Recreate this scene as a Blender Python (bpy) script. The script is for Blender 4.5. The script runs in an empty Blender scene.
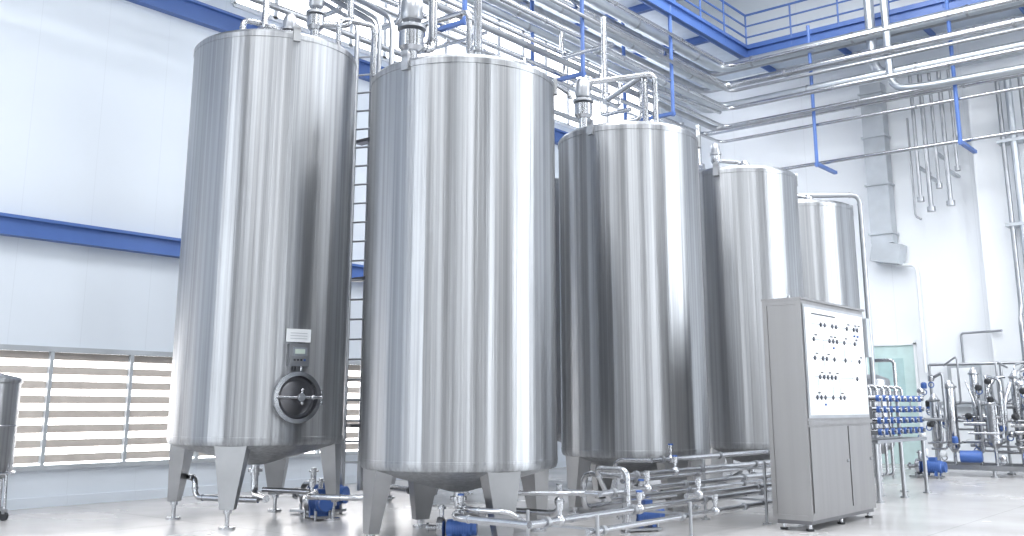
import bpy, bmesh, math, random
from mathutils import Vector, Matrix
random.seed(7)
rad = math.radians
V = Vector

# ------------------------------------------------------------------ materials
def new_mat(name):
    m = bpy.data.materials.new(name); m.use_nodes = True
    nt = m.node_tree
    b = nt.nodes['Principled BSDF']
    return m, nt, b

def simple(name, col, rough=0.5, metal=0.0, noise=0.06, nscale=4.0, spec=0.5):
    m, nt, b = new_mat(name)
    b.inputs['Roughness'].default_value = rough
    b.inputs['Metallic'].default_value = metal
    b.inputs['Specular IOR Level'].default_value = spec
    tc = nt.nodes.new('ShaderNodeTexCoord')
    n = nt.nodes.new('ShaderNodeTexNoise'); n.inputs['Scale'].default_value = nscale
    n.inputs['Detail'].default_value = 4
    r = nt.nodes.new('ShaderNodeValToRGB')
    c0 = [max(0, c*(1-noise)) for c in col]; c1 = [min(1, c*(1+noise)) for c in col]
    r.color_ramp.elements[0].position = .3; r.color_ramp.elements[1].position = .7
    r.color_ramp.elements[0].color = (*c0, 1); r.color_ramp.elements[1].color = (*c1, 1)
    nt.links.new(tc.outputs['Object'], n.inputs['Vector'])
    nt.links.new(n.outputs['Fac'], r.inputs['Fac'])
    nt.links.new(r.outputs['Color'], b.inputs['Base Color'])
    return m

def brushed(name, col=(.62,.62,.64), rough=.36, streak=.5, bump=.25, aniso=.9, wave=3.0, dist=.03):
    """stainless sheet: circumferential grind smears reflections vertically, rolled sheet gives vertical ripples"""
    m, nt, b = new_mat(name)
    b.inputs['Metallic'].default_value = 1
    b.inputs['Anisotropic'].default_value = aniso
    b.inputs['Anisotropic Rotation'].default_value = .25
    tan = nt.nodes.new('ShaderNodeTangent'); tan.direction_type = 'RADIAL'; tan.axis = 'Z'
    nt.links.new(tan.outputs[0], b.inputs['Tangent'])
    tc = nt.nodes.new('ShaderNodeTexCoord')
    def noise(scale, detail, rgh=.6):
        mp = nt.nodes.new('ShaderNodeMapping'); mp.inputs['Scale'].default_value = scale
        nt.links.new(tc.outputs['Object'], mp.inputs['Vector'])
        n = nt.nodes.new('ShaderNodeTexNoise'); n.inputs['Scale'].default_value = 1.0
        n.inputs['Detail'].default_value = detail; n.inputs['Roughness'].default_value = rgh
        nt.links.new(mp.outputs[0], n.inputs['Vector']); return n
    n1 = noise((wave, wave, .03), 5, .62)
    n4 = noise((wave*5, wave*5, .05), 5, .65)
    n3 = noise((1.1, 1.1, .5), 3)
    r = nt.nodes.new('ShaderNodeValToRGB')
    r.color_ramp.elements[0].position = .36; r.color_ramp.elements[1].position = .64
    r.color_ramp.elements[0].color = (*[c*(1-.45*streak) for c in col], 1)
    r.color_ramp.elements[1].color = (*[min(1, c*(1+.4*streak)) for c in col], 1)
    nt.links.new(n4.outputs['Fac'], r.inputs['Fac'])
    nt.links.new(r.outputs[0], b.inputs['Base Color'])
    mr = nt.nodes.new('ShaderNodeMapRange')
    mr.inputs['To Min'].default_value = rough*.88; mr.inputs['To Max'].default_value = rough*1.12
    nt.links.new(n3.outputs['Fac'], mr.inputs['Value'])
    nt.links.new(mr.outputs[0], b.inputs['Roughness'])
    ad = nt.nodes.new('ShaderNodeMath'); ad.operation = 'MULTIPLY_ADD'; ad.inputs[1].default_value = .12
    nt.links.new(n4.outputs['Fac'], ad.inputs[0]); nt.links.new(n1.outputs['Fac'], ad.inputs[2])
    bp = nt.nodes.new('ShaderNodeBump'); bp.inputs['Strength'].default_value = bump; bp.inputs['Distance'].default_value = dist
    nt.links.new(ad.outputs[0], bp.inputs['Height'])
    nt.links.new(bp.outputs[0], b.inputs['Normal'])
    return m

def emis(name, col, s):
    m, nt, b = new_mat(name)
    b.inputs['Base Color'].default_value = (*col, 1)
    b.inputs['Emission Color'].default_value = (*col, 1)
    b.inputs['Emission Strength'].default_value = s
    n = nt.nodes.new('ShaderNodeTexNoise'); n.inputs['Scale'].default_value = .6
    tc = nt.nodes.new('ShaderNodeTexCoord'); nt.links.new(tc.outputs['Object'], n.inputs['Vector'])
    mr = nt.nodes.new('ShaderNodeMapRange'); mr.inputs['To Min'].default_value = s*.85; mr.inputs['To Max'].default_value = s*1.15
    nt.links.new(n.outputs['Fac'], mr.inputs['Value']); nt.links.new(mr.outputs[0], b.inputs['Emission Strength'])
    return m

def panelled(name, col, axis, period, rough=.45):
    m, nt, b = new_mat(name)
    b.inputs['Roughness'].default_value = rough
    tc = nt.nodes.new('ShaderNodeTexCoord'); sp = nt.nodes.new('ShaderNodeSeparateXYZ')
    nt.links.new(tc.outputs['Object'], sp.inputs[0])
    d = nt.nodes.new('ShaderNodeMath'); d.operation = 'DIVIDE'; d.inputs[1].default_value = period
    nt.links.new(sp.outputs[axis], d.inputs[0])
    f = nt.nodes.new('ShaderNodeMath'); f.operation = 'FRACT'; nt.links.new(d.outputs[0], f.inputs[0])
    l = nt.nodes.new('ShaderNodeMath'); l.operation = 'LESS_THAN'; l.inputs[1].default_value = .010
    nt.links.new(f.outputs[0], l.inputs[0])
    n = nt.nodes.new('ShaderNodeTexNoise'); n.inputs['Scale'].default_value = .7; n.inputs['Detail'].default_value = 3
    nt.links.new(tc.outputs['Object'], n.inputs['Vector'])
    r = nt.nodes.new('ShaderNodeValToRGB')
    r.color_ramp.elements[0].color = (*[c*.95 for c in col], 1); r.color_ramp.elements[1].color = (*[min(1, c*1.04) for c in col], 1)
    nt.links.new(n.outputs['Fac'], r.inputs['Fac'])
    mx = nt.nodes.new('ShaderNodeMix'); mx.data_type = 'RGBA'
    nt.links.new(l.outputs[0], mx.inputs[0]); nt.links.new(r.outputs[0], mx.inputs[6])
    mx.inputs[7].default_value = (*[c*.93 for c in col], 1)
    nt.links.new(mx.outputs[2], b.inputs['Base Color'])
    return m

STEEL = brushed('brushed_stainless_shell', (.385,.395,.41), .40, .50, .42, .92, 2.8, .032)
STEEL_D = brushed('brushed_stainless_cabinet', (.30,.295,.295), .4, .1, .02, .5, 1.0)
PIPE = simple('polished_pipe_steel', (.52,.53,.55), .22, 1, .08, 3)
PIPE2 = simple('satin_pipe_steel', (.40,.41,.43), .36, 1, .1, 3)
LEG = simple('leg_stainless', (.40,.405,.415), .33, 1, .08, 3)
DARK = simple('dark_rubber', (.02,.022,.026), .5)
DSTEEL = simple('dark_recess_steel', (.16,.16,.17), .35, 1)
BLUE = simple('blue_structural_paint', (.075,.15,.40), .42, 0, .08, 1)
BLUEP = simple('blue_pump_enamel', (.05,.12,.36), .4)
WHITE = simple('white_enamel', (.80,.82,.84), .4, 0, .03)
GREY = simple('grey_galvanised', (.50,.53,.56), .45, .4, .1, 2)
LAG = simple('aluminium_cladding', (.52,.55,.58), .33, .85, .08, 1.5)
SLAT = simple('louvre_slat_paint', (.50,.45,.41), .6, 0, .08)
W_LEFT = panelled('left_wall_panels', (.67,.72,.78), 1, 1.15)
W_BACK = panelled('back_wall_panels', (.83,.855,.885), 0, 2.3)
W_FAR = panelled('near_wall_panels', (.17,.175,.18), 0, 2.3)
CEIL = simple('ceiling_sheet', (.45,.47,.50), .6)
ADDED_GLOW = emis('added_window_glow', (.92,.96,1.0), 4.4)  # glow of the added windows on the out-of-view walls
DAYS = emis('louvre_daylight', (.97,.98,1.0), 4.6)
DOORM = simple('pale_green_door', (.55,.70,.68), .3)
LAMP = emis('lamp_lens', (.97,.98,1.0), 6.0)
INK = simple('panel_ink', (.06,.065,.08), .5)

def floor_mat():
    m, nt, b = new_mat('concrete_floor')
    tc = nt.nodes.new('ShaderNodeTexCoord')
    n = nt.nodes.new('ShaderNodeTexNoise'); n.inputs['Scale'].default_value = .6; n.inputs['Detail'].default_value = 8
    nt.links.new(tc.outputs['Object'], n.inputs['Vector'])
    r = nt.nodes.new('ShaderNodeValToRGB')
    r.color_ramp.elements[0].position = .3; r.color_ramp.elements[1].position = .7
    r.color_ramp.elements[0].color = (.41,.40,.395,1); r.color_ramp.elements[1].color = (.52,.51,.505,1)
    nt.links.new(n.outputs['Fac'], r.inputs['Fac'])
    br = nt.nodes.new('ShaderNodeTexBrick'); br.offset = 0; br.inputs['Scale'].default_value = 1
    br.inputs['Brick Width'].default_value = 4; br.inputs['Row Height'].default_value = 4
    br.inputs['Mortar Size'].default_value = .008
    br.inputs['Color1'].default_value = (1,1,1,1); br.inputs['Color2'].default_value = (1,1,1,1); br.inputs['Mortar'].default_value = (.7,.7,.7,1)
    nt.links.new(tc.outputs['Object'], br.inputs['Vector'])
    mx = nt.nodes.new('ShaderNodeMix'); mx.data_type = 'RGBA'; mx.blend_type = 'MULTIPLY'; mx.inputs[0].default_value = 1
    nt.links.new(r.outputs[0], mx.inputs[6]); nt.links.new(br.outputs['Color'], mx.inputs[7])
    nt.links.new(mx.outputs[2], b.inputs['Base Color'])
    mr = nt.nodes.new('ShaderNodeMapRange'); mr.inputs['To Min'].default_value = .16; mr.inputs['To Max'].default_value = .34
    nt.links.new(n.outputs['Fac'], mr.inputs['Value']); nt.links.new(mr.outputs[0], b.inputs['Roughness'])
    return m
FLOOR = floor_mat()

# ------------------------------------------------------------------ builder
class B:
    def __init__(s, name, loc=(0,0,0)):
        s.name = name; s.loc = V(loc); s.bm = bmesh.new(); s.mats = []
    def mi(s, m):
        if m not in s.mats: s.mats.append(m)
        return s.mats.index(m)
    def faces(s, vs, fs, m, smooth=False):
        bv = [s.bm.verts.new(v) for v in vs]; k = s.mi(m)
        for f in fs:
            try:
                fc = s.bm.faces.new([bv[i] for i in f]); fc.material_index = k; fc.smooth = smooth
            except ValueError: pass
    def box(s, lo, hi, m, rot=None, piv=None):
        x0,y0,z0 = lo; x1,y1,z1 = hi
        vs = [V(p) for p in [(x0,y0,z0),(x1,y0,z0),(x1,y1,z0),(x0,y1,z0),(x0,y0,z1),(x1,y0,z1),(x1,y1,z1),(x0,y1,z1)]]
        if rot is not None:
            c = V(piv) if piv is not None else (V(lo)+V(hi))/2
            vs = [c + rot @ (v-c) for v in vs]
        s.faces(vs, [(0,3,2,1),(4,5,6,7),(0,1,5,4),(1,2,6,5),(2,3,7,6),(3,0,4,7)], m)
    def lathe(s, prof, m, c=(0,0,0), axis=(0,0,1), n=32):
        a = V(axis).normalized(); q = V((0,0,1)).rotation_difference(a); c = V(c)
        rings = []; k = s.mi(m)
        for r, z in prof:
            if r < 1e-5: rings.append([s.bm.verts.new(c + q @ V((0,0,z)))])
            else: rings.append([s.bm.verts.new(c + q @ V((r*math.cos(2*math.pi*i/n), r*math.sin(2*math.pi*i/n), z))) for i in range(n)])
        for A, C in zip(rings, rings[1:]):
            for i in range(n):
                j = (i+1) % n
                if len(A) == 1 and len(C) == 1: break
                if len(A) == 1: f = [A[0], C[j], C[i]]
                elif len(C) == 1: f = [A[i], A[j], C[0]]
                else: f = [A[i], A[j], C[j], C[i]]
                fc = s.bm.faces.new(f); fc.material_index = k; fc.smooth = True
    def cyl(s, p0, p1, r, m, n=16, r1=None):
        p0 = V(p0); p1 = V(p1); L = (p1-p0).length
        r1 = r if r1 is None else r1
        s.lathe([(0,0),(r,0),(r1,L),(0,L)], m, p0, p1-p0, n)
    def ball(s, c, r, m, n=14):
        s.lathe([(r*math.sin(math.pi*i/8), -r*math.cos(math.pi*i/8)) for i in range(9)], m, c, (0,0,1), n)
    def ring(s, c, axis, R, r, m, n=32, k=8):
        s.lathe([(R+r*math.cos(2*math.pi*i/k), r*math.sin(2*math.pi*i/k)) for i in range(k+1)], m, c, axis, n)
    def tube(s, pts, r, m, bend=None, n=12, joints=False):
        bend = bend if bend is not None else r*2.6
        pts = [V(p) for p in pts]; path = [pts[0]]
        for i in range(1, len(pts)-1):
            a = pts[i-1]-pts[i]; c = pts[i+1]-pts[i]
            b_ = min(bend, a.length*.49, c.length*.49)
            a = pts[i]+a.normalized()*b_; c = pts[i]+c.normalized()*b_
            for t in [0,.2,.4,.6,.8,1]:
                path.append((1-t)**2*a + 2*t*(1-t)*pts[i] + t*t*c)
            if joints:
                for e, dr in ((a, (a-pts[i]).normalized()), (c, (c-pts[i]).normalized())):
                    s.cyl(e, e+dr*r*.5, r*1.18, m, n)
        path.append(pts[-1])
        path2 = [path[0]]
        for p in path[1:]:
            if (p-path2[-1]).length > 1e-4: path2.append(p)
        path = path2
        t0 = (path[1]-path[0]).normalized()
        u = t0.orthogonal().normalized(); k = s.mi(m); prev = None; ptan = t0
        for i, p in enumerate(path):
            if i == 0: t = t0
            elif i == len(path)-1: t = (path[i]-path[i-1]).normalized()
            else: t = ((path[i]-path[i-1]).normalized()+(path[i+1]-path[i]).normalized()).normalized()
            u = (ptan.rotation_difference(t)) @ u; u = (u - t*u.dot(t)).normalized(); ptan = t
            w = t.cross(u)
            ring = [s.bm.verts.new(p+u*r*math.cos(2*math.pi*j/n)+w*r*math.sin(2*math.pi*j/n)) for j in range(n)]
            if prev:
                for j in range(n):
                    f = s.bm.faces.new([prev[j], prev[(j+1)%n], ring[(j+1)%n], ring[j]]); f.material_index = k; f.smooth = True
            else:
                f = s.bm.faces.new(list(reversed(ring))); f.material_index = k
            prev = ring
        f = s.bm.faces.new(prev); f.material_index = k
    def flange(s, p, axis, r, m, t=.03):
        a = V(axis).normalized(); p = V(p)
        s.cyl(p-a*t, p+a*t, r, m, 18)
    def done(s, parent=None):
        me = bpy.data.meshes.new(s.name)
        bmesh.ops.recalc_face_normals(s.bm, faces=s.bm.faces[:])
        s.bm.to_mesh(me); s.bm.free()
        for m in s.mats: me.materials.append(m)
        try: me.set_sharp_from_angle(angle=rad(38))
        except Exception as e: print(e)
        o = bpy.data.objects.new(s.name, me); o.location = s.loc
        bpy.context.collection.objects.link(o)
        if parent: o.parent = parent
        return o

# ------------------------------------------------------------------ room
XL, XR, YN, YB, ZC = -15.6, 9.0, -9.0, 28.0, 15.0
b = B('floor'); b.box((XL-.3, YN-.3, -.2), (XR+.3, YB+.3, 0), FLOOR); b.done()
b = B('ceiling'); b.box((XL-.3, YN-.3, ZC), (XR+.3, YB+.3, ZC+.2), CEIL); b.done()
LY0, LY1, LZ0, LZ1 = 2.0, 16.0, .60, 2.40
HZ0, HZ1, HY0, HY1 = 9.15, 11.35, 10.5, 26.5
b = B('wall_left')
b.box((XL-.3, YN, 0), (XL, YB, LZ0), W_LEFT)
b.box((XL-.3, YN, LZ0), (XL, LY0, LZ1), W_LEFT)
b.box((XL-.3, LY1, LZ0), (XL, YB, LZ1), W_LEFT)
b.box((XL-.3, YN, LZ1), (XL, YB, HZ0), W_LEFT)
b.box((XL-.3, YN, HZ0), (XL, HY0, HZ1), W_LEFT)
b.box((XL-.3, HY1, HZ0), (XL, YB, HZ1), W_LEFT)
b.box((XL-.3, YN, HZ1), (XL, YB, ZC), W_LEFT)
b.done()
b = B('wall_back'); b.box((XL, YB, 0), (XR, YB+.3, ZC), W_BACK)
b.box((-6.7, YB-.35, 0), (-3.2, YB, 10.4), W_BACK); b.done()
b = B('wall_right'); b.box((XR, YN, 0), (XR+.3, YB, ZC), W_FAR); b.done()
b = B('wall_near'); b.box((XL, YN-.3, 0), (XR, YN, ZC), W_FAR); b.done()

b = B('window_1')
b.box((XL-.28, LY0, LZ0), (XL-.22, LY1, LZ1), DAYS)
ns = 8; dz = (LZ1-LZ0)/ns
for i in range(ns):
    z = LZ0+dz*(i+.5)
    b.box((XL-.10, LY0, z-.058), (XL-.05, LY1, z+.058), SLAT, Matrix.Rotation(rad(-12), 3, 'Y'))
y = LY0+.17
while y < LY1:
    b.box((XL-.04, y-.03, LZ0), (XL+.03, y+.03, LZ1), GREY)
    y += 1.36
b.box((XL-.06, LY0, LZ1-.05), (XL+.04, LY1, LZ1+.03), GREY)
b.box((XL-.06, LY0, LZ0-.05), (XL+.06, LY1, LZ0+.02), GREY)
b.done()
b = B('window_2')
b.box((XL-.25, HY0, HZ0), (XL-.2, HY1, HZ1), DAYS)
y = HY0
while y <= HY1+.01:
    b.box((XL-.15, y-.05, HZ0), (XL+.03, y+.05, HZ1), WHITE); y += 1.0
for z in (HZ0, (HZ0+HZ1)/2, HZ1):
    b.box((XL-.15, HY0, z-.05), (XL+.03, HY1, z+.05), WHITE)
b.done()
def added_glow_window(name, fixed, axis, a0, a1, z0, z1):  # unseen glowing windows, added for bright reflection bands in the tank steel
    b = B(name)
    def bx(u0, u1, za, zb, d0, d1, m):
        if axis == 'y':
            b.box((fixed-d1, u0, za), (fixed-d0, u1, zb), m)
        else:
            b.box((u0, fixed+d0, za), (u1, fixed+d1, zb), m)
    bx(a0, a1, z0, z1, .005, .02, ADDED_GLOW)
    for u in (a0, (a0+a1)/2, a1): bx(u-.06, u+.06, z0, z1, .02, .08, GREY)
    k = z0
    while k <= z1+.01: bx(a0, a1, k-.05, k+.05, .02, .08, GREY); k += (z1-z0)/4
    b.done()
added_glow_window('added_glow_window_3', XR, 'y', -6, -3.2, .3, 13)
added_glow_window('added_glow_window_4', XR, 'y', 4, 6.5, .3, 13)
added_glow_window('added_glow_window_5', XR, 'y', 14, 25, .3, 13)  # added wide to brighten the back wall and the tanks' right edges
added_glow_window('added_glow_window_6', YN, 'x', -14, -9.5, .3, 13)
added_glow_window('added_glow_window_7', YN, 'x', -4.5, -2.9, .3, 13)
added_glow_window('added_glow_window_8', YN, 'x', 4, 6, .3, 13)

b = B('trim_1'); b.box((XL, YN, 4.08), (XL+.14, YB, 4.40), BLUE); b.box((XL+.14, YN, 4.35), (XL+.2, YB, 4.40), BLUE); b.box((XL+.14, YN, 4.08), (XL+.2, YB, 4.13), BLUE); b.done()
b = B('trim_2'); b.box((XL, YN, 8.5), (XL+.16, YB, 8.85), BLUE); b.box((XL+.16, YN, 8.8), (XL+.24, YB, 8.85), BLUE); b.done()
b = B('baseboard_left'); b.box((XL, YN, 0), (XL+.04, YB, .15), W_LEFT); b.done()
b = B('baseboard_back'); b.box((XL, YB-.04, 0), (-6.7, YB, .15), W_BACK); b.done()

b = B('door_1')
b.box((-10.05, YB-.08, 0), (-8.75, YB-.045, 3.15), DOORM)
for x in (-10.1, -8.75): b.box((x, YB-.12, 0), (x+.06, YB-.041, 3.2), WHITE)
b.box((-10.1, YB-.12, 3.15), (-8.69, YB-.041, 3.22), WHITE)
b.box((-9.75, YB-.095, 1.7), (-9.05, YB-.07, 2.8), simple('door_glass', (.45,.62,.62), .1))
b.cyl((-8.95, YB-.14, 1.35), (-8.95, YB-.14, 1.65), .02, PIPE)
b.done()

# ------------------------------------------------------------------ gallery with railing
GZ = 11.72; GX = -12.25; GY = 26.0
b = B('gallery_walkway')
GR = simple('gallery_grating', (.55,.61,.70), .5, .1)
b.box((XL+.01, -2, GZ+.1), (GX, YB-.01, GZ+.16), GR)
b.box((GX, GY, GZ+.1), (XR-.01, YB-.01, GZ+.16), GR)
def ibeam(p, q, up=.36, w=.2):
    (x0,y0),(x1,y1) = p,q
    if x0 == x1:
        b.box((x0-.02,y0,GZ-up/2),(x0+.02,y1,GZ+up/2),BLUE)
        for z in (GZ-up/2, GZ+up/2-.03): b.box((x0-w/2,y0,z),(x0+w/2,y1,z+.03),BLUE)
    else:
        b.box((x0,y0-.02,GZ-up/2),(x1,y0+.02,GZ+up/2),BLUE)
        for z in (GZ-up/2, GZ+up/2-.03): b.box((x0,y0-w/2,z),(x1,y0+w/2,z+.03),BLUE)
ibeam((GX,-2),(GX,GY)); ibeam((GX,GY),(XR-.01,GY)); ibeam((XL+.15,-2),(XL+.15,YB-.2),.25,.16)
y = 0
while y < 27: ibeam((XL+.02,y),(GX,y),.22,.14); y += 3
x = GX
while x < XR: 
    b.box((x-.02,GY,GZ-.12),(x+.02,YB-.02,GZ+.1),BLUE); x += 2.4
for z in (GZ+.55, GZ+.9, GZ+1.25):
    b.tube([(GX,-2,z),(GX,GY,z),(XR-.1,GY,z)], .028 if z<GZ+1.2 else .035, BLUE, .05, 8)
y = -2
while y < GY+.1: b.cyl((GX,y,GZ),(GX,y,GZ+1.25),.028,BLUE,8); y += 1.4
x = GX+1.4
while x < XR: b.cyl((x,GY,GZ),(x,GY,GZ+1.25),.028,BLUE,8); x += 1.4
b.box((GX-.01,-2,GZ+.18),(GX+.01,GY,GZ+.32),BLUE); b.box((GX,GY-.01,GZ+.18),(XR-.1,GY+.01,GZ+.32),BLUE)
b.done()

# ------------------------------------------------------------------ overhead pipe rack
b = B('overhead_pipe_rack')
specs = [
 (2.5,11.15,.145,LAG),(2.1,10.75,.10,LAG),(2.75,10.5,.11,PIPE),(1.9,11.25,.09,PIPE2),
 (2.4,10.0,.13,LAG),(2.9,9.75,.06,PIPE),(2.05,9.5,.08,PIPE2),(2.6,9.35,.05,PIPE),
 (1.5,10.3,.10,LAG),(1.1,9.7,.07,PIPE),(1.3,11.0,.09,PIPE2),(2.3,9.0,.045,PIPE),(3.05,10.95,.05,PIPE),(3.05,10.2,.045,PIPE2)]
for k,(ins,z,r,m) in enumerate(specs):
    x = -15.2+ins; y = 27.6-ins
    b.tube([(x,3.0,z),(x,y,z),(5,y,z)], r, m, max(.3,r*3), 14)
    yy = 5+k*.37
    while yy < y-1: b.cyl((x,yy,z),(x,yy+.06,z),r*1.12,PIPE2,14); yy += 3.1
    xx = x+1+k*.41
    while xx < 4: b.cyl((xx,y,z),(xx+.06,y,z),r*1.12,PIPE2,14); xx += 2.9
b.tube([(-8.35,25.3,13.6),(-8.35,25.3,10.05),(-7.0,25.3,9.95),(4,25.3,9.85)], .13, LAG, .5, 14)
b.tube([(-7.85,25.0,13.6),(-7.85,25.0,9.5),(-7.0,25.0,9.4),(4,25.0,9.3)], .10, LAG, .5, 14)
b.tube([(-12.0,25.8,8.05),(5,25.8,8.05)], .05, PIPE, .3)
b.tube([(-12.9,8,8.8),(-12.9,20,8.8),(-12.9,20,9.6),(-12.4,24.4,9.6)], .05, PIPE, .2)
b.tube([(-13.4,6,8.3),(-13.4,24,8.3),(-13.4,24,9.4)], .06, PIPE2, .2)
for i in range(16):
    y = 9+i*1.02; z0 = random.choice([9.0,9.35,9.5,10.0]); x = random.uniform(-13.6,-12.3)
    dz = random.uniform(.4,1.2)
    b.tube([(x,y,z0),(x,y,z0-dz),(x+random.uniform(-1.2,1.6),y,z0-dz)], random.choice([.035,.05,.06]), PIPE, .15, 10)
b.done()
def hanger(x0,y0,x1,y1,zlow,name='blue_pipe_hanger',both=True):
    b = B(name)
    for (x,y) in (((x0,y0),(x1,y1)) if both else ((x0,y0),)):
        b.cyl((x,y,zlow),(x,y,GZ+.1),.05,BLUE,8)
    b.box((min(x0,x1)-.05,min(y0,y1)-.05,zlow+.03),(max(x0,x1)+.05,max(y0,y1)+.05,zlow+.11),BLUE)
    b.done()
for x in (-10.0,-6.35,-3.0,0.5): hanger(x,25.15,x,26.4,7.8,both=False)
for y in (9.5,13.5,17.5,21.5): hanger(-13.7,y,-12.25,y,8.8)

b = B('wall_drop_pipes')
for x,z0,z1,r in ((-7.95,6.9,10.4,.05),(-7.7,6.6,10.4,.06),(-7.45,7.2,10.4,.045),(-7.2,6.7,10.4,.06),(-6.95,7.6,10.4,.04)):
    b.tube([(x,27.0,z1),(x,27.0,z0)], r, PIPE2)
    b.cyl((x,27.0,z0-.03),(x,27.0,z0+.1),r*1.8,PIPE2)
    b.box((x-.05,27,z0+.9),(x+.05,YB,z0+.96),GREY)
b.tube([(-8.3,27.6,9.4),(-8.3,27.6,6.6),(-8.15,27.6,6.5)],.03,PIPE2)
for x,r in ((-5.85,.06),(-5.6,.09),(-5.3,.06)):
    b.tube([(x,27.3,10.2),(x,27.3,3.9),(x,27.1,3.6),(x,27.1,1.0)], r, LAG if r>.08 else PIPE2)
b.box((-6.0,27.2,6.0),(-5.1,27.66,6.08),GREY); b.box((-6.0,27.2,8.2),(-5.1,27.66,8.28),GREY)
b.tube([(-9.0,27.8,5.35),(-8.5,27.8,5.3),(-8.45,27.8,5.1),(-8.45,27.8,2.4)],.045,WHITE)
b.done()
b = B('ventilation_duct')
b.box((-9.55,27.55,5.95),(-8.95,27.95,10.6),GREY)
b.box((-9.55,27.45,5.4),(-8.75,27.95,5.95),GREY, Matrix.Rotation(rad(12),3,'Y'))
for z in (6.2,7.6,9.0,10.3): b.box((-9.6,27.5,z),(-8.9,27.97,z+.05),GREY)
b.done()

# ------------------------------------------------------------------ tanks
def frustum(b, c0, s0, c1, s1, ang, m):
    q = Matrix.Rotation(ang, 3, 'Z'); vs = []
    for c, s in ((c0,s0),(c1,s1)):
        for sx, sy in ((-1,-1),(1,-1),(1,1),(-1,1)):
            vs.append(V(c) + q @ V((s[1]/2*sx, s[0]/2*sy, 0)))
    b.faces(vs, [(0,3,2,1),(4,5,6,7),(0,1,5,4),(1,2,6,5),(2,3,7,6),(3,0,4,7)], m)

def tank(loc, R, zb, zt, leg_ang, name='steel_storage_tank', zl=.16):
    b = B(name, (loc[0], loc[1], 0))
    prof = [(0,zb-.30),(.12,zb-.30),(R*.55,zb-.16),(R*.9,zb-.05),(R*.955,zb-.03),(R*.985,zb-.012),(R,zb+.03),
            (R,zb+.06),(R+.004,zb+.062),(R+.004,zb+.09),(R,zb+.092),(R,zb+.5),
            (R,zt-.5),(R,zt-.10),(R+.007,zt-.098),(R+.007,zt-.03),(R-.005,zt-.015),(R-.03,zt+.012),(R-.10,zt+.045),(R*.55,zt+.14),(.2,zt+.22),(0,zt+.22)]
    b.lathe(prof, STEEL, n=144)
    for k in range(4):
        a = leg_ang + k*math.pi/2
        u = V((math.cos(a), math.sin(a), 0))
        top = u*(R*.87); bot = u*(R*.93)
        frustum(b, top+V((0,0,zb+.0)), (.42,.22), bot+V((0,0,zl)), (.18,.13), a, LEG)
        b.cyl(bot+V((0,0,.03)), bot+V((0,0,zl+.01)), .028, PIPE, 12)
        b.cyl(bot+V((0,0,0)), bot+V((0,0,.03)), .10, PIPE, 20)
        b.cyl(bot+V((0,0,zl-.05)), bot+V((0,0,zl)), .05, PIPE, 12)
    b.cyl((0,0,zb-.45),(0,0,zb-.28),.06,PIPE)
    b.flange((0,0,zb-.38),(0,0,1),.10,PIPE,.02)
    b.tube([(0,0,zb-.4),(0,0,.32),(.6,-.25,.32)],.05,PIPE,.15)
    for a in (leg_ang+.5, leg_ang+.5+math.pi*2/3, leg_ang+.5+math.pi*4/3):
        u = V((math.cos(a), math.sin(a), 0))
        q = Matrix.Rotation(a,3,'Z')
        c = u*(R+.02)+V((0,0,zt-.02))
        b.box(c-V((.02,.05,.12)), c+V((.02,.05,.08)), LEG, q)
        b.cyl(c+V((0,0,.08))-u*.02, c+V((0,0,.08))+u*.02, .05, LEG)
    return b

Fd = V((-.633,.774,0)); Rd = V((.774,.633,0))
def rd(r, d, z=0): return Rd*r + Fd*d + V((0,0,z))

def valve_stack(b, p, h, s=1.0, arm=None):
    x,y,z = p
    b.cyl((x,y,z-.15),(x,y,z+h*.3),.07*s,PIPE)
    b.flange((x,y,z+.04),(0,0,1),.13*s,PIPE,.025)
    b.lathe([(0,0),(.09*s,0),(.13*s,.05),(.13*s,.16*s+.05),(.09*s,.2*s+.05),(0,.2*s+.05)],PIPE,(x,y,z+h*.3))
    b.flange((x,y,z+h*.3+.22*s+.04),(0,0,1),.15*s,PIPE2,.02)
    b.cyl((x,y,z+h*.3+.2*s),(x,y,z+h*.75),.045*s,PIPE)
    b.lathe([(0,0),(.10*s,0),(.115*s,.03),(.115*s,.2*s),(.08*s,.27*s),(0,.28*s)],PIPE2,(x,y,z+h*.7))
    if arm is not None:
        b.tube([(x,y,z+h*.42)]+[(x+a[0],y+a[1],z+a[2]) for a in arm], .05*s, PIPE, .12, 12, True)

T1 = (-11.66, 8.67); zb1, zt1 = 1.03, 6.62
b = tank(T1, 1.18, zb1, zt1, rad(-53), zl=.24)
a = rad(-53+39.3); u = V((math.cos(a), math.sin(a), 0)); tv = V((-u.y,u.x,0)); up = V((0,0,1))
c = u*1.14 + up*1.62
b.lathe([(.31,-.05),(.31,.09),(.33,.09),(.33,.12),(.275,.125),(.26,.09),(.26,.05)], PIPE, c, u, 48)
b.lathe([(0,.045),(.265,.045)], DSTEEL, c, u, 48)
b.lathe([(.0,.10),(.10,.095),(.20,.075),(.225,.06),(.225,.04)], DSTEEL, c, u, 40)
hc = c+u*.20
b.cyl(c+u*.05, c+u*.24, .035, PIPE)
b.cyl(hc-u*.02, hc+u*.03, .055, PIPE)
b.cyl(hc-tv*.15, hc+tv*.17, .018, PIPE, 10); b.cyl(hc-up*.07+tv*.02, hc+up*.09+tv*.02, .015, PIPE, 10)
b.ball(hc+tv*.17,.03,PIPE); b.ball(hc+up*.09+tv*.02,.025,PIPE); b.ball(hc-up*.07+tv*.02,.025,PIPE)
b.tube([c+tv*.34+u*.06, c+tv*.34+u*.13, c+u*.13, c-tv*.30+u*.13],.02,PIPE,.04)
b.cyl(c+tv*.35+up*.09+u*.07, c+tv*.35-up*.09+u*.07,.028,PIPE)
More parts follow.
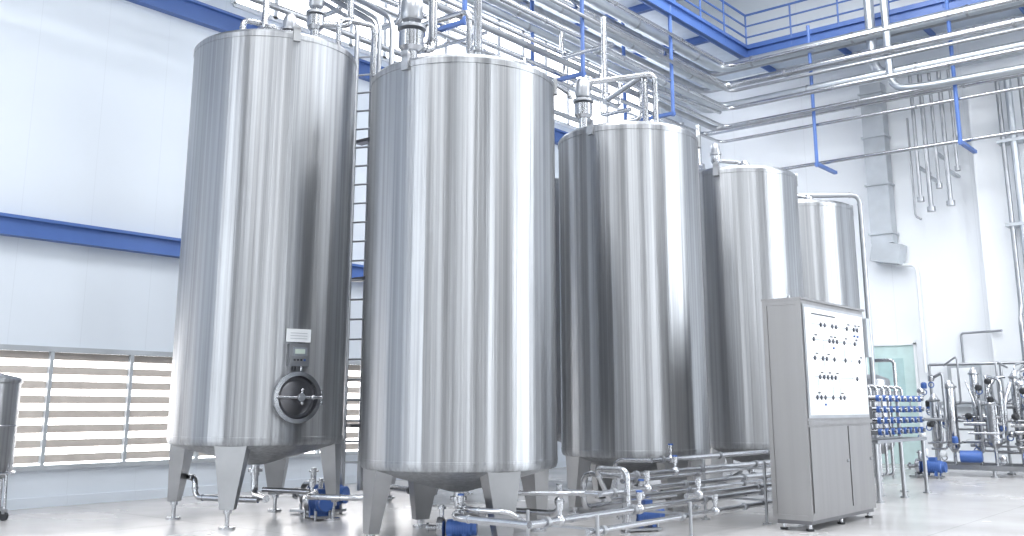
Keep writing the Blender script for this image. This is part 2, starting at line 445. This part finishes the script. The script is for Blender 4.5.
q = Matrix.Rotation(a,3,'Z')
def plate(cz, w, h, t, m, off=1.2, sh=0):
    cc = u*off + up*cz + tv*sh
    b.box(cc-V((t/2,w/2,h/2)), cc+V((t/2,w/2,h/2)), m, q)
plate(2.42,.34,.17,.02,WHITE,1.195)
for k in range(3): plate(2.38+k*.035,.24,.008,.004,GREY,1.206)
plate(2.165,.29,.29,.08,PIPE2,1.20)
plate(2.165,.25,.25,.012,LEG,1.245); plate(2.21,.19,.11,.012,simple('display_glass',(.22,.24,.27),.15),1.253); plate(2.21,.14,.06,.004,simple('display_lcd',(.50,.58,.52),.3),1.261)
for k in range(4): plate(2.10,.025,.025,.012,(DARK if k<3 else BLUEP),1.255,-.07+k*.047)
b.cyl(u*1.21+up*1.96+tv*.05, u*1.21+up*2.03+tv*.05,.018,PIPE); b.cyl(u*1.21+up*1.96-tv*.05, u*1.21+up*2.03-tv*.05,.018,DARK)
p = rd(.60,-.2,zt1+.1); valve_stack(b,(p.x,p.y,p.z),.9,1.0,[tuple(rd(.5,.1,.38)),tuple(rd(.5,.1,1.5))])
p = rd(.10,.3,zt1+.15); valve_stack(b,(p.x,p.y,p.z),.6,.9,[tuple(rd(-.4,0,.25)),tuple(rd(-.4,.1,1.9)),tuple(rd(-.4,1.5,2.0))])
p = rd(.05,-.7,zt1+.05)
b.lathe([(0,0),(.14,0),(.14,.10),(.17,.10),(.17,.14),(.10,.18),(0,.20)],PIPE,p)
p = rd(-.6,.2,zt1+.1)
b.tube([p, p+up*.6, p+up*.6+rd(.3,.2), p+up*1.6+rd(.3,.2)],.045,PIPE,.12,12,True)
p = rd(.95,-.2,zt1+.05)
b.tube([p, p+up*.5, p+up*.5+rd(.5,.3), p+up*-.3+rd(.5,.3)],.04,PIPE,.12,12,True)
b.done()

ang = rad(-151+39.3)
rows = [((-8.26,9.09),1.18,.82,5.58),((-8.23,12.96),1.10,.82,5.64),((-8.25,16.80),1.08,.82,5.70),((-8.58,20.55),1.06,.82,5.72)]
for i,(loc,R,zb,zt) in enumerate(rows):
    b = tank(loc, R, zb, zt, ang if i != 1 else rad(-155+39.3), zl=.10)
    if i == 0:
        p = rd(-.66,-.25,zt+.06); valve_stack(b,tuple(p),1.05,1.25,[tuple(rd(.25,.3,.44)),tuple(rd(.25,.3,1.9)),tuple(rd(-.5,1.6,1.9))])
        p = rd(.20,-.35,zt+.1)
        b.tube([p, p+up*1.9],.055,PIPE); b.flange(p+up*.25,up,.10,PIPE,.02); b.flange(p+up*1.0,up,.10,PIPE,.02)
        p = rd(.05,.4,zt+.1)
        b.tube([p, p+up*1.1, p+up*1.1+rd(-.8,.6)],.04,PIPE,.12,12,True)
        p = rd(.75,.3,zt+.05)
        b.tube([p, p+up*.35, p+up*.35+rd(.7,1.2,0), rd(1.5,1.5,zt+.3)],.035,PIPE,.12,12,True)
    elif i == 1:
        p = rd(-.72,-.35,zt+.02); valve_stack(b,tuple(p),.85,1.1)
        p = rd(-.72,-.35,zt+.6)
        b.tube([p, p+up*.25, p+up*.45+rd(1.15,.1), p+up*.45+rd(1.15,.1)-up*1.1],.045,PIPE,.15,12,True)
        p = rd(.28,-.2,zt+.1)
        b.tube([p, p+up*.95, p+up*.95+rd(-.5,1.4), p+up*2.5+rd(-.5,1.4)],.05,PIPE,.12,12,True)
        b.lathe([(0,0),(.12,0),(.12,.14),(.05,.2),(0,.2)],PIPE,rd(-.2,.1,zt+.12))
    else:
        p = rd(-.45,-.3,zt+.08); valve_stack(b,tuple(p),.5,.7,[tuple(rd(.5,.1,.20)),tuple(rd(.5,.1,-.1))])
        b.lathe([(0,0),(.10,0),(.10,.1),(.05,.16),(0,.16)],PIPE,rd(.1,-.2,zt+.15))
    b.done()
for loc in ((-11.6,12.55),(-11.6,16.4),(-11.6,20.2)):
    b = tank(loc, 1.15, zb1, 5.9, rad(-63.7)); b.done()

# ------------------------------------------------------------------ riser pipes and ladder between tanks
b = B('riser_pipes')
for (x,y,r) in ((-11.52,10.12,.04),(-11.16,10.28,.035),(-11.32,10.3,.05),(-10.95,10.35,.045)):
    b.tube([(x,y,.3),(x,y,7.6),(x-1.5,y,8.6)],r,PIPE2,.2)
for k in range(22):
    z = .7+k*.3
    b.cyl((-11.52,10.12,z),(-11.16,10.28,z),.016,PIPE2,8)
for z in (1.2,3.4,5.6):
    b.box((-11.6,10.2,z),(-10.9,10.36,z+.05),DSTEEL)
b.tube([(-10.95,10.35,.45),(-10.2,9.7,.45),(-9.4,9.4,.45)],.045,PIPE)
b.done()
b = B('tank_downpipe')
b.tube([V((-8.58,20.55,6.05))+rd(-.4,0), V((-8.58,20.55,6.05))+rd(1.25,-.1), V((-8.58,20.55,0.02))+rd(1.25,-.1)],.055,PIPE2,.2,12,True)
b.done()

# ------------------------------------------------------------------ control cabinet
b = B('control_cabinet')
cx0,cx1,cy0,cy1,cz0,cz1 = -5.68,-5.18,12.14,14.34,.13,2.85
b.box((cx0,cy0,cz0),(cx1,cy1,cz1),STEEL_D)
b.box((cx0-.02,cy0-.02,cz1),(cx1+.03,cy1+.02,cz1+.03),STEEL_D)
b.box((cx0-.01,cy0-.012,cz0),(cx0+.05,cy0,cz1),STEEL_D); b.box((cx1-.05,cy0-.012,cz0),(cx1+.012,cy0,cz1),STEEL_D)
b.box((cx0+.05,cy0-.012,cz1-.06),(cx1-.05,cy0,cz1),STEEL_D); b.box((cx0+.05,cy0-.012,cz0),(cx1-.05,cy0,cz0+.06),STEEL_D)
b.box((cx1,cy0+.06,1.36),(cx1+.012,cy1-.05,2.80),PIPE2)
b.box((cx1+.012,cy0+.10,1.40),(cx1+.02,cy1-.08,2.76),WHITE)
fx = cx1+.02
LINE = simple('panel_line_blue_grey', (.25,.30,.40), .5)
random.seed(21)
rowsz = (1.62,1.88,2.12,2.36,2.56)
for z in rowsz:
    y0 = cy0+.24+random.random()*.1
    b.box((fx,y0,z-.004),(fx+.003,cy1-.25-random.random()*.4,z+.004),LINE)
for k in range(7):
    y = cy0+.4+k*.24; za = random.choice(rowsz[:3]); zc = za+random.choice((.24,.5))
    b.box((fx,y-.004,za),(fx+.003,y+.004,zc),LINE)
for z in rowsz:
    y = cy0+.32
    while y < cy1-.25:
        if random.random() < .48:
            s = .021
            b.box((fx,y-s,z-s),(fx+.018,y+s,z+s),INK,Matrix.Rotation(rad(45),3,'X'))
            if random.random()<.5: b.box((fx,y+.05,z+.05),(fx+.008,y+.12,z+.068),INK)
            if random.random()<.15: b.cyl((fx,y,z-.09),(fx+.02,y,z-.09),.014,BLUEP,10)
        y += .13
b.box((fx,cy0+.3,2.68),(fx+.003,cy0+1.1,2.70),INK)
b.box((cx1,cy0,1.28),(cx1+.03,cy1,1.33),STEEL_D)
for (ya,yb) in ((cy0+.06,cy0+1.30),(cy0+1.34,cy1-.06)):
    b.box((cx1,ya,.22),(cx1+.012,yb,1.25),STEEL_D)
    b.cyl((cx1+.012,yb-.08,.8),(cx1+.035,yb-.08,.8),.02,PIPE)
b.box((cx0+.03,cy0+.03,.08),(cx1-.03,cy1-.03,.13),DSTEEL)
for x in (cx0+.08,cx1-.08):
    for y in (cy0+.1,(cy0+cy1)/2,cy1-.1):
        b.cyl((x,y,0.02),(x,y,.12),.025,PIPE); b.cyl((x,y,0),(x,y,.025),.05,DARK)
for y in (cy0+.4,cy0+1.0,cy0+1.6): b.cyl((-5.5,y,cz1+.02),(-5.5,y,cz1+.1),.02,PIPE)
b.box((cx1-.1,cy1,2.2),(cx1+.05,cy1+.12,2.75),GREY)
b.done()

# ------------------------------------------------------------------ pumps
def pump(name, pos, ang, s=1.0):
    b = B(name, pos)
    q = Matrix.Rotation(ang,3,'Z')
    def P(x,y,z): return q @ V((x,y,z))*s
    ax = q @ V((1,0,0))
    b.lathe([(0,0),(.11*s,0),(.12*s,.03*s),(.12*s,.34*s),(.10*s,.36*s),(.10*s,.42*s),(0,.42*s)],BLUEP,P(.05,0,.22),ax,20)
    for k in range(8): b.ring(P(.12+k*.035,0,.22),ax,.12*s,.006*s,BLUEP,20,6)
    b.box(P(.24,0,.37)-V((.06,.06,.04))*s,P(.24,0,.37)+V((.06,.06,.03))*s,BLUEP,q)
    b.lathe([(0,0),(.10*s,0),(.15*s,.02*s),(.15*s,.10*s),(.10*s,.13*s),(0,.13*s)],PIPE,P(-.1,0,.22),ax,24)
    b.cyl(P(-.25,0,.22),P(-.1,0,.22),.04*s,PIPE); b.flange(P(-.22,0,.22),ax,.07*s,PIPE,.012)
    b.cyl(P(-.04,.1,.22),P(-.04,.1,.52),.035*s,PIPE); b.flange(P(-.04,.1,.48),(0,0,1),.06*s,PIPE,.012)
    b.box(P(0,0,.035)-V((.2,.13,.015))*s,P(.2,0,.035)+V((.2,.13,.015))*s,PIPE2,q)
    for x in (-.08,.35):
        for y in (-.1,.1): b.cyl(P(x,y,0),P(x,y,.12),.018*s,PIPE2,8)
    for x in (.1,.3): b.box(P(x,0,.09)-V((.03,.1,.07))*s,P(x,0,.09)+V((.03,.1,.07))*s,BLUEP,q)
    b.done()
pump('blue_pump',(-11.75,9.75,0),rad(20),1.2)
pump('blue_pump',(-11.2,9.35,0),rad(-20),1.0)
pump('blue_pump',(-7.95,8.5,.0),rad(35),.8)
pump('blue_pump',(-7.0,10.9,0),rad(60),.9)
pump('blue_pump',(-7.2,22.8,0),rad(0),1.1)

# ------------------------------------------------------------------ floor pipework
b = B('process_pipework')
def stand(x,y,z):
    b.cyl((x,y,0.01),(x,y,z),.02,PIPE2,10); b.cyl((x,y,0),(x,y,.015),.06,PIPE2)
for (x,z,y0,y1,r) in ((-6.25,.38,7.9,16.0,.038),(-6.05,.26,8.6,16.0,.032),(-6.45,.56,9.4,16.0,.034),(-6.65,.70,10.2,16.0,.034),(-6.85,.42,10.2,16.0,.03),(-7.0,.82,11.4,18.0,.034),(-7.0,.60,10.7,18.0,.03),(-6.05,.48,10.6,16.0,.03)):
    b.tube([(x,y0,z),(x,y1,z)],r,PIPE)
    for y in [y0+.25+1.6*k for k in range(int((y1-y0)/1.6))]:
        b.cyl((x,y,z),(x,y+.05,z),r*1.45,PIPE2)
for y in (8.7,10.6,12.6,14.8):
    for x in (-6.9,-6.0): stand(x,y,.8 if y>12 else .42)
    for z in ((.35,.75) if y>12 else (.33,)): b.box((-6.9,y-.015,z-.06),(-6.0,y+.015,z-.035),PIPE2)
b.tube([(-8.1,9.0,.36),(-7.7,8.6,.36),(-7.5,8.2,.38),(-7.2,7.9,.38),(-6.25,7.9,.38)],.038,PIPE,.15,12,True)
b.tube([(-7.8,8.6,.42),(-7.4,8.3,.42),(-6.9,8.4,.42),(-6.9,8.7,.25)],.03,PIPE,.12,12,True)
b.tube([(-6.45,9.4,.56),(-7.0,9.4,.56),(-7.0,9.4,.32),(-7.9,9.3,.32)],.034,PIPE,.12,12,True)
b.tube([(-6.65,10.2,.70),(-7.3,10.3,.70),(-7.3,10.3,.3),(-7.3,12.6,.3),(-8.2,12.9,.35)],.034,PIPE,.12,12,True)
b.tube([(-6.85,10.2,.42),(-6.85,9.9,.8),(-6.4,9.9,.8),(-6.4,9.9,.2)],.03,PIPE,.1,12,True)
b.tube([(-7.0,11.4,.82),(-7.5,11.3,.82),(-7.5,11.3,.3),(-7.5,14.0,.3),(-8.2,16.3,.4)],.03,PIPE,.12,12,True)
b.tube([(-7.3,8.9,.2),(-7.3,8.9,.56),(-6.8,9.2,.56),(-6.45,9.6,.56)],.026,PIPE,.1,12,True)
b.tube([(-11.5,8.7,.4),(-10.6,8.9,.4),(-10.2,8.4,.4),(-9.6,8.6,.4),(-9.2,8.9,.4)],.035,PIPE,.15,12,True)
b.tube([(-12.9,8.3,.55),(-12.2,8.1,.55),(-12.2,8.1,.3),(-11.2,8.4,.3)],.038,PIPE,.15,12,True)
b.tube([(-13.2,9.6,1.15),(-12.6,9.8,1.15),(-12.6,9.8,.4)],.04,PIPE,.12,12,True)
for i,(x,y,z) in enumerate(((-6.25,8.4,.38),(-6.25,9.9,.38),(-6.45,10.4,.56),(-6.65,11.4,.70),(-6.05,11.3,.26),(-7.6,8.4,.37),(-10.3,8.55,.4),(-7.0,11.9,.82),(-6.05,10.9,.48),(-6.85,10.9,.42),(-7.0,9.4,.45))):
    b.ball((x,y,z),.06,PIPE,12)
    b.cyl((x,y,z),(x,y,z+.12),.022,PIPE,10); b.cyl((x,y,z+.10),(x,y,z+.18),.036,PIPE,14)
    b.cyl((x,y,z+.18),(x,y,z+.20),.036,BLUEP if i%2 else PIPE2,14)
b.done()

# ------------------------------------------------------------------ valve manifold next to the cabinet
b = B('valve_manifold')
mx, my0, my1 = -6.0, 16.5, 18.9
for y in (my0,(my0+my1)/2,my1):
    for x in (mx-.3,mx+.1):
        b.cyl((x,y,.02),(x,y,1.75 if x<mx-.1 else .95),.035,PIPE2); b.cyl((x,y,0),(x,y,.025),.07,PIPE2)
for z in (.95,1.75): b.box((mx-.34,my0-.05,z-.03),(mx-.26,my1+.05,z+.03),PIPE2)
b.box((mx-.34,my0-.05,.92),(mx+.16,my1+.05,.97),PIPE2)
for z in (1.1,1.28,1.46,1.64):
    b.tube([(mx-.15,my0-.1,z),(mx-.15,my1+.1,z)],.035,PIPE)
    for k in range(8):
        y = my0+.15+k*.30
        b.cyl((mx-.15,y,z),(mx+.14,y,z),.05,PIPE,12)
        b.cyl((mx+.12,y,z),(mx+.17,y,z),.054,BLUEP,14)
        b.cyl((mx+.17,y,z),(mx+.21,y,z),.036,PIPE,12)
for k in range(7):
    y = my0+.3+k*.32
    b.tube([(mx-.15,y,1.64),(mx-.15,y,1.85),(mx-.4,y,1.85),(mx-.4,y,.3),(mx-.9,y,.3)],.028,PIPE,.08)
b.box((mx-.12,my0-.25,1.25),(mx+.12,my0-.1,1.5),DARK); b.tube([(mx,my0-.18,1.3),(mx+.1,my0-.3,.9),(mx,my0-.1,.5)],.03,DARK)
b.done()
b = B('buffer_vessel')
b.lathe([(0,.5),(.1,.5),(.34,.66),(.36,.72),(.36,2.05),(.34,2.1),(.1,2.2),(0,2.2)],PIPE2,(-7.9,22.2,0),n=40)
for k in range(3):
    a = k*2.09; b.cyl((-7.9+.3*math.cos(a),22.2+.3*math.sin(a),0),(-7.9+.3*math.cos(a),22.2+.3*math.sin(a),.75),.03,PIPE2)
b.tube([(-7.9,22.2,2.15),(-7.9,22.2,2.5),(-7.4,22.2,2.5),(-7.4,22.2,.5)],.04,PIPE)
b.done()

# ------------------------------------------------------------------ process skid at the back wall
b = B('process_skid')
sx0,sx1,sy0,sy1 = -7.6,-3.2,23.9,25.3
for y in (sy0,sy1): b.box((sx0,y-.05,.14),(sx1,y+.05,.24),PIPE2)
for x in (sx0,-6.0,-4.6,sx1):
    b.box((x-.05,sy0,.14),(x+.05,sy1,.24),PIPE2)
    for y in (sy0,sy1): b.cyl((x,y,0),(x,y,.15),.04,PIPE2); b.cyl((x,y,0),(x,y,.03),.09,PIPE2)
    b.cyl((x,sy1,.24),(x,sy1,2.5),.035,PIPE2)
b.tube([(sx0,sy1,2.5),(sx1,sy1,2.5)],.035,PIPE2); b.tube([(sx0,sy1,1.6),(sx1,sy1,1.6)],.03,PIPE2)
for (x,y,r,z0,z1) in ((-7.35,24.6,.11,.5,1.8),(-6.9,24.3,.13,.5,2.1),(-6.45,24.7,.10,.5,2.4),(-6.0,24.2,.16,.6,1.7),(-5.55,24.6,.12,.5,2.3),(-5.1,24.2,.20,.5,1.6),(-4.4,24.4,.25,.5,2.0),(-3.7,24.4,.2,.5,2.2)):
    b.lathe([(0,z0),(r*.4,z0),(r,z0+.12),(r,z1-.12),(r*.4,z1),(0,z1)],PIPE,(x,y,0),n=24)
    b.flange((x,y,z1-.15),(0,0,1),r*1.25,PIPE2,.02); b.flange((x,y,z0+.2),(0,0,1),r*1.25,PIPE2,.02)
    b.cyl((x,y,.2),(x,y,z0+.05),.04,PIPE)
random.seed(11)
for i in range(44):
    x = random.uniform(sx0,sx1-1.2); y = random.uniform(sy0,sy1-.3); z = random.uniform(.4,1.6); L = random.uniform(.3,1.1)
    b.tube([(x,y,z),(x+L,y,z),(x+L,y,z+random.uniform(.3,1.1)),(x+L+random.uniform(-.4,.4),y+.25,z+.9)],random.choice([.025,.035,.045]),random.choice([PIPE,PIPE2]),.1,10)
for i in range(46):
    x = random.uniform(sx0,sx1); y = random.uniform(sy0-.1,sy1-.4); z = random.uniform(.4,2.2)
    b.lathe([(0,0),(.06,0),(.07,.02),(.07,.12),(.04,.15),(0,.15)],random.choice([BLUEP,BLUEP,WHITE,PIPE,DARK]),(x,y,z),random.choice([(0,-1,0),(0,0,1),(1,-1,0)]),12)
    b.ring((x,y-.02,z-.08),(0,1,0),.06,.012,random.choice([PIPE,BLUEP]),14,6)
for x in (-6.7,-5.4,-4.7):
    b.lathe([(0,0),(.13,0),(.13,.4),(.1,.45),(0,.45)],BLUEP,(x,24.0,.42),(1,.1,0),18)
b.done()
b = B('condenser_fan_unit')
b.box((-5.5,25.6,1.35),(-4.2,26.2,2.75),WHITE)
b.lathe([(0,0),(.5,0),(.5,.02)],DSTEEL,(-4.92,25.59,2.05),(0,-1,0),40)
for r in (.1,.2,.3,.4,.5): b.ring((-4.92,25.56,2.05),(0,1,0),r,.012,GREY,40,6)
for k in range(6):
    t = k*math.pi/6
    b.cyl((-4.92-.5*math.cos(t),25.56,2.05-.5*math.sin(t)),(-4.92+.5*math.cos(t),25.56,2.05+.5*math.sin(t)),.01,GREY,6)
for x in (-5.4,-4.3): b.box((x-.04,25.65,0),(x+.04,26.15,1.35),PIPE2)
b.done()
b = B('wall_instrument_panel')
b.box((-7.9,YB-.2,1.5),(-7.1,YB,2.6),GREY); b.box((-7.8,YB-.22,1.6),(-7.2,YB-.2,2.5),WHITE)
b.tube([(-7.5,YB-.1,2.6),(-7.5,YB-.1,3.4),(-6.4,27.5,3.4)],.03,PIPE2); b.done()

# ------------------------------------------------------------------ mobile vessel far left
b = B('mobile_steel_vessel', (-14.42,6.3,0))
b.lathe([(0,.45),(.08,.45),(.28,.6),(.31,.66),(.31,1.82),(.33,1.83),(.33,1.87),(.30,1.90),(0,1.97)],STEEL,n=48)
for k in range(4):
    a = k*math.pi/2+.5; x,y = .28*math.cos(a),.28*math.sin(a)
    b.cyl((x*1.15,y*1.15,.13),(x,y,.9),.022,PIPE)
    b.lathe([(0,-.02),(.06,-.02),(.06,.02),(0,.02)],DARK,(x*1.15,y*1.15,.06),(math.cos(a+1.5),math.sin(a+1.5),0),18)
    b.box((x*1.15-.03,y*1.15-.03,.09),(x*1.15+.03,y*1.15+.03,.15),PIPE2)
b.ring((0,0,1.25),(0,0,1),.315,.012,PIPE,48); b.ring((0,0,.62),(0,0,1),.33,.018,PIPE,48)
b.done()

# ------------------------------------------------------------------ lights
def lamp_fixture(x,y):
    b = B('ceiling_lamp')
    b.box((x-1.3,y-.35,ZC-.12),(x+1.3,y+.35,ZC-.001),WHITE)
    b.box((x-1.22,y-.28,ZC-.14),(x+1.22,y+.28,ZC-.12),LAMP)
    b.done()
def area(name, loc, rot, sx, sy, e, col):
    l = bpy.data.lights.new(name,'AREA'); l.shape='RECTANGLE'; l.size=sx; l.size_y=sy; l.energy=e; l.color=col
    o = bpy.data.objects.new(name,l); o.location=loc; o.rotation_euler=rot; bpy.context.collection.objects.link(o)
for x in (-10,-3,4):
    for y in (-3,5,13,21):
        lamp_fixture(x,y)
for i,(x,y) in enumerate([(-8,2),(-8,11),(-8,20),(1,2),(1,11),(1,20)]):
    area('ceiling_fill_light', (x,y,ZC-.6), (0,0,0), 5, 5, 780, (.97,.985,1.0))  # unseen area lights added to brighten the hall; the ceiling has no skylight

w = bpy.data.worlds.new('World'); bpy.context.scene.world = w; w.use_nodes = True
w.node_tree.nodes['Background'].inputs[0].default_value = (.8,.88,1,1); w.node_tree.nodes['Background'].inputs[1].default_value = 1

# ------------------------------------------------------------------ camera
cam = bpy.data.cameras.new('camera'); co = bpy.data.objects.new('camera', cam)
bpy.context.collection.objects.link(co)
co.location = (0,0,1.5); co.rotation_euler = (rad(90+12.15),0,rad(39.3))
cam.sensor_width = 36; cam.lens = 34.77; cam.shift_y = -74/1024
cam.clip_end = 200
bpy.context.scene.camera = co
sc = bpy.context.scene
sc.view_settings.view_transform = 'Standard'
sc.view_settings.exposure = 0.10
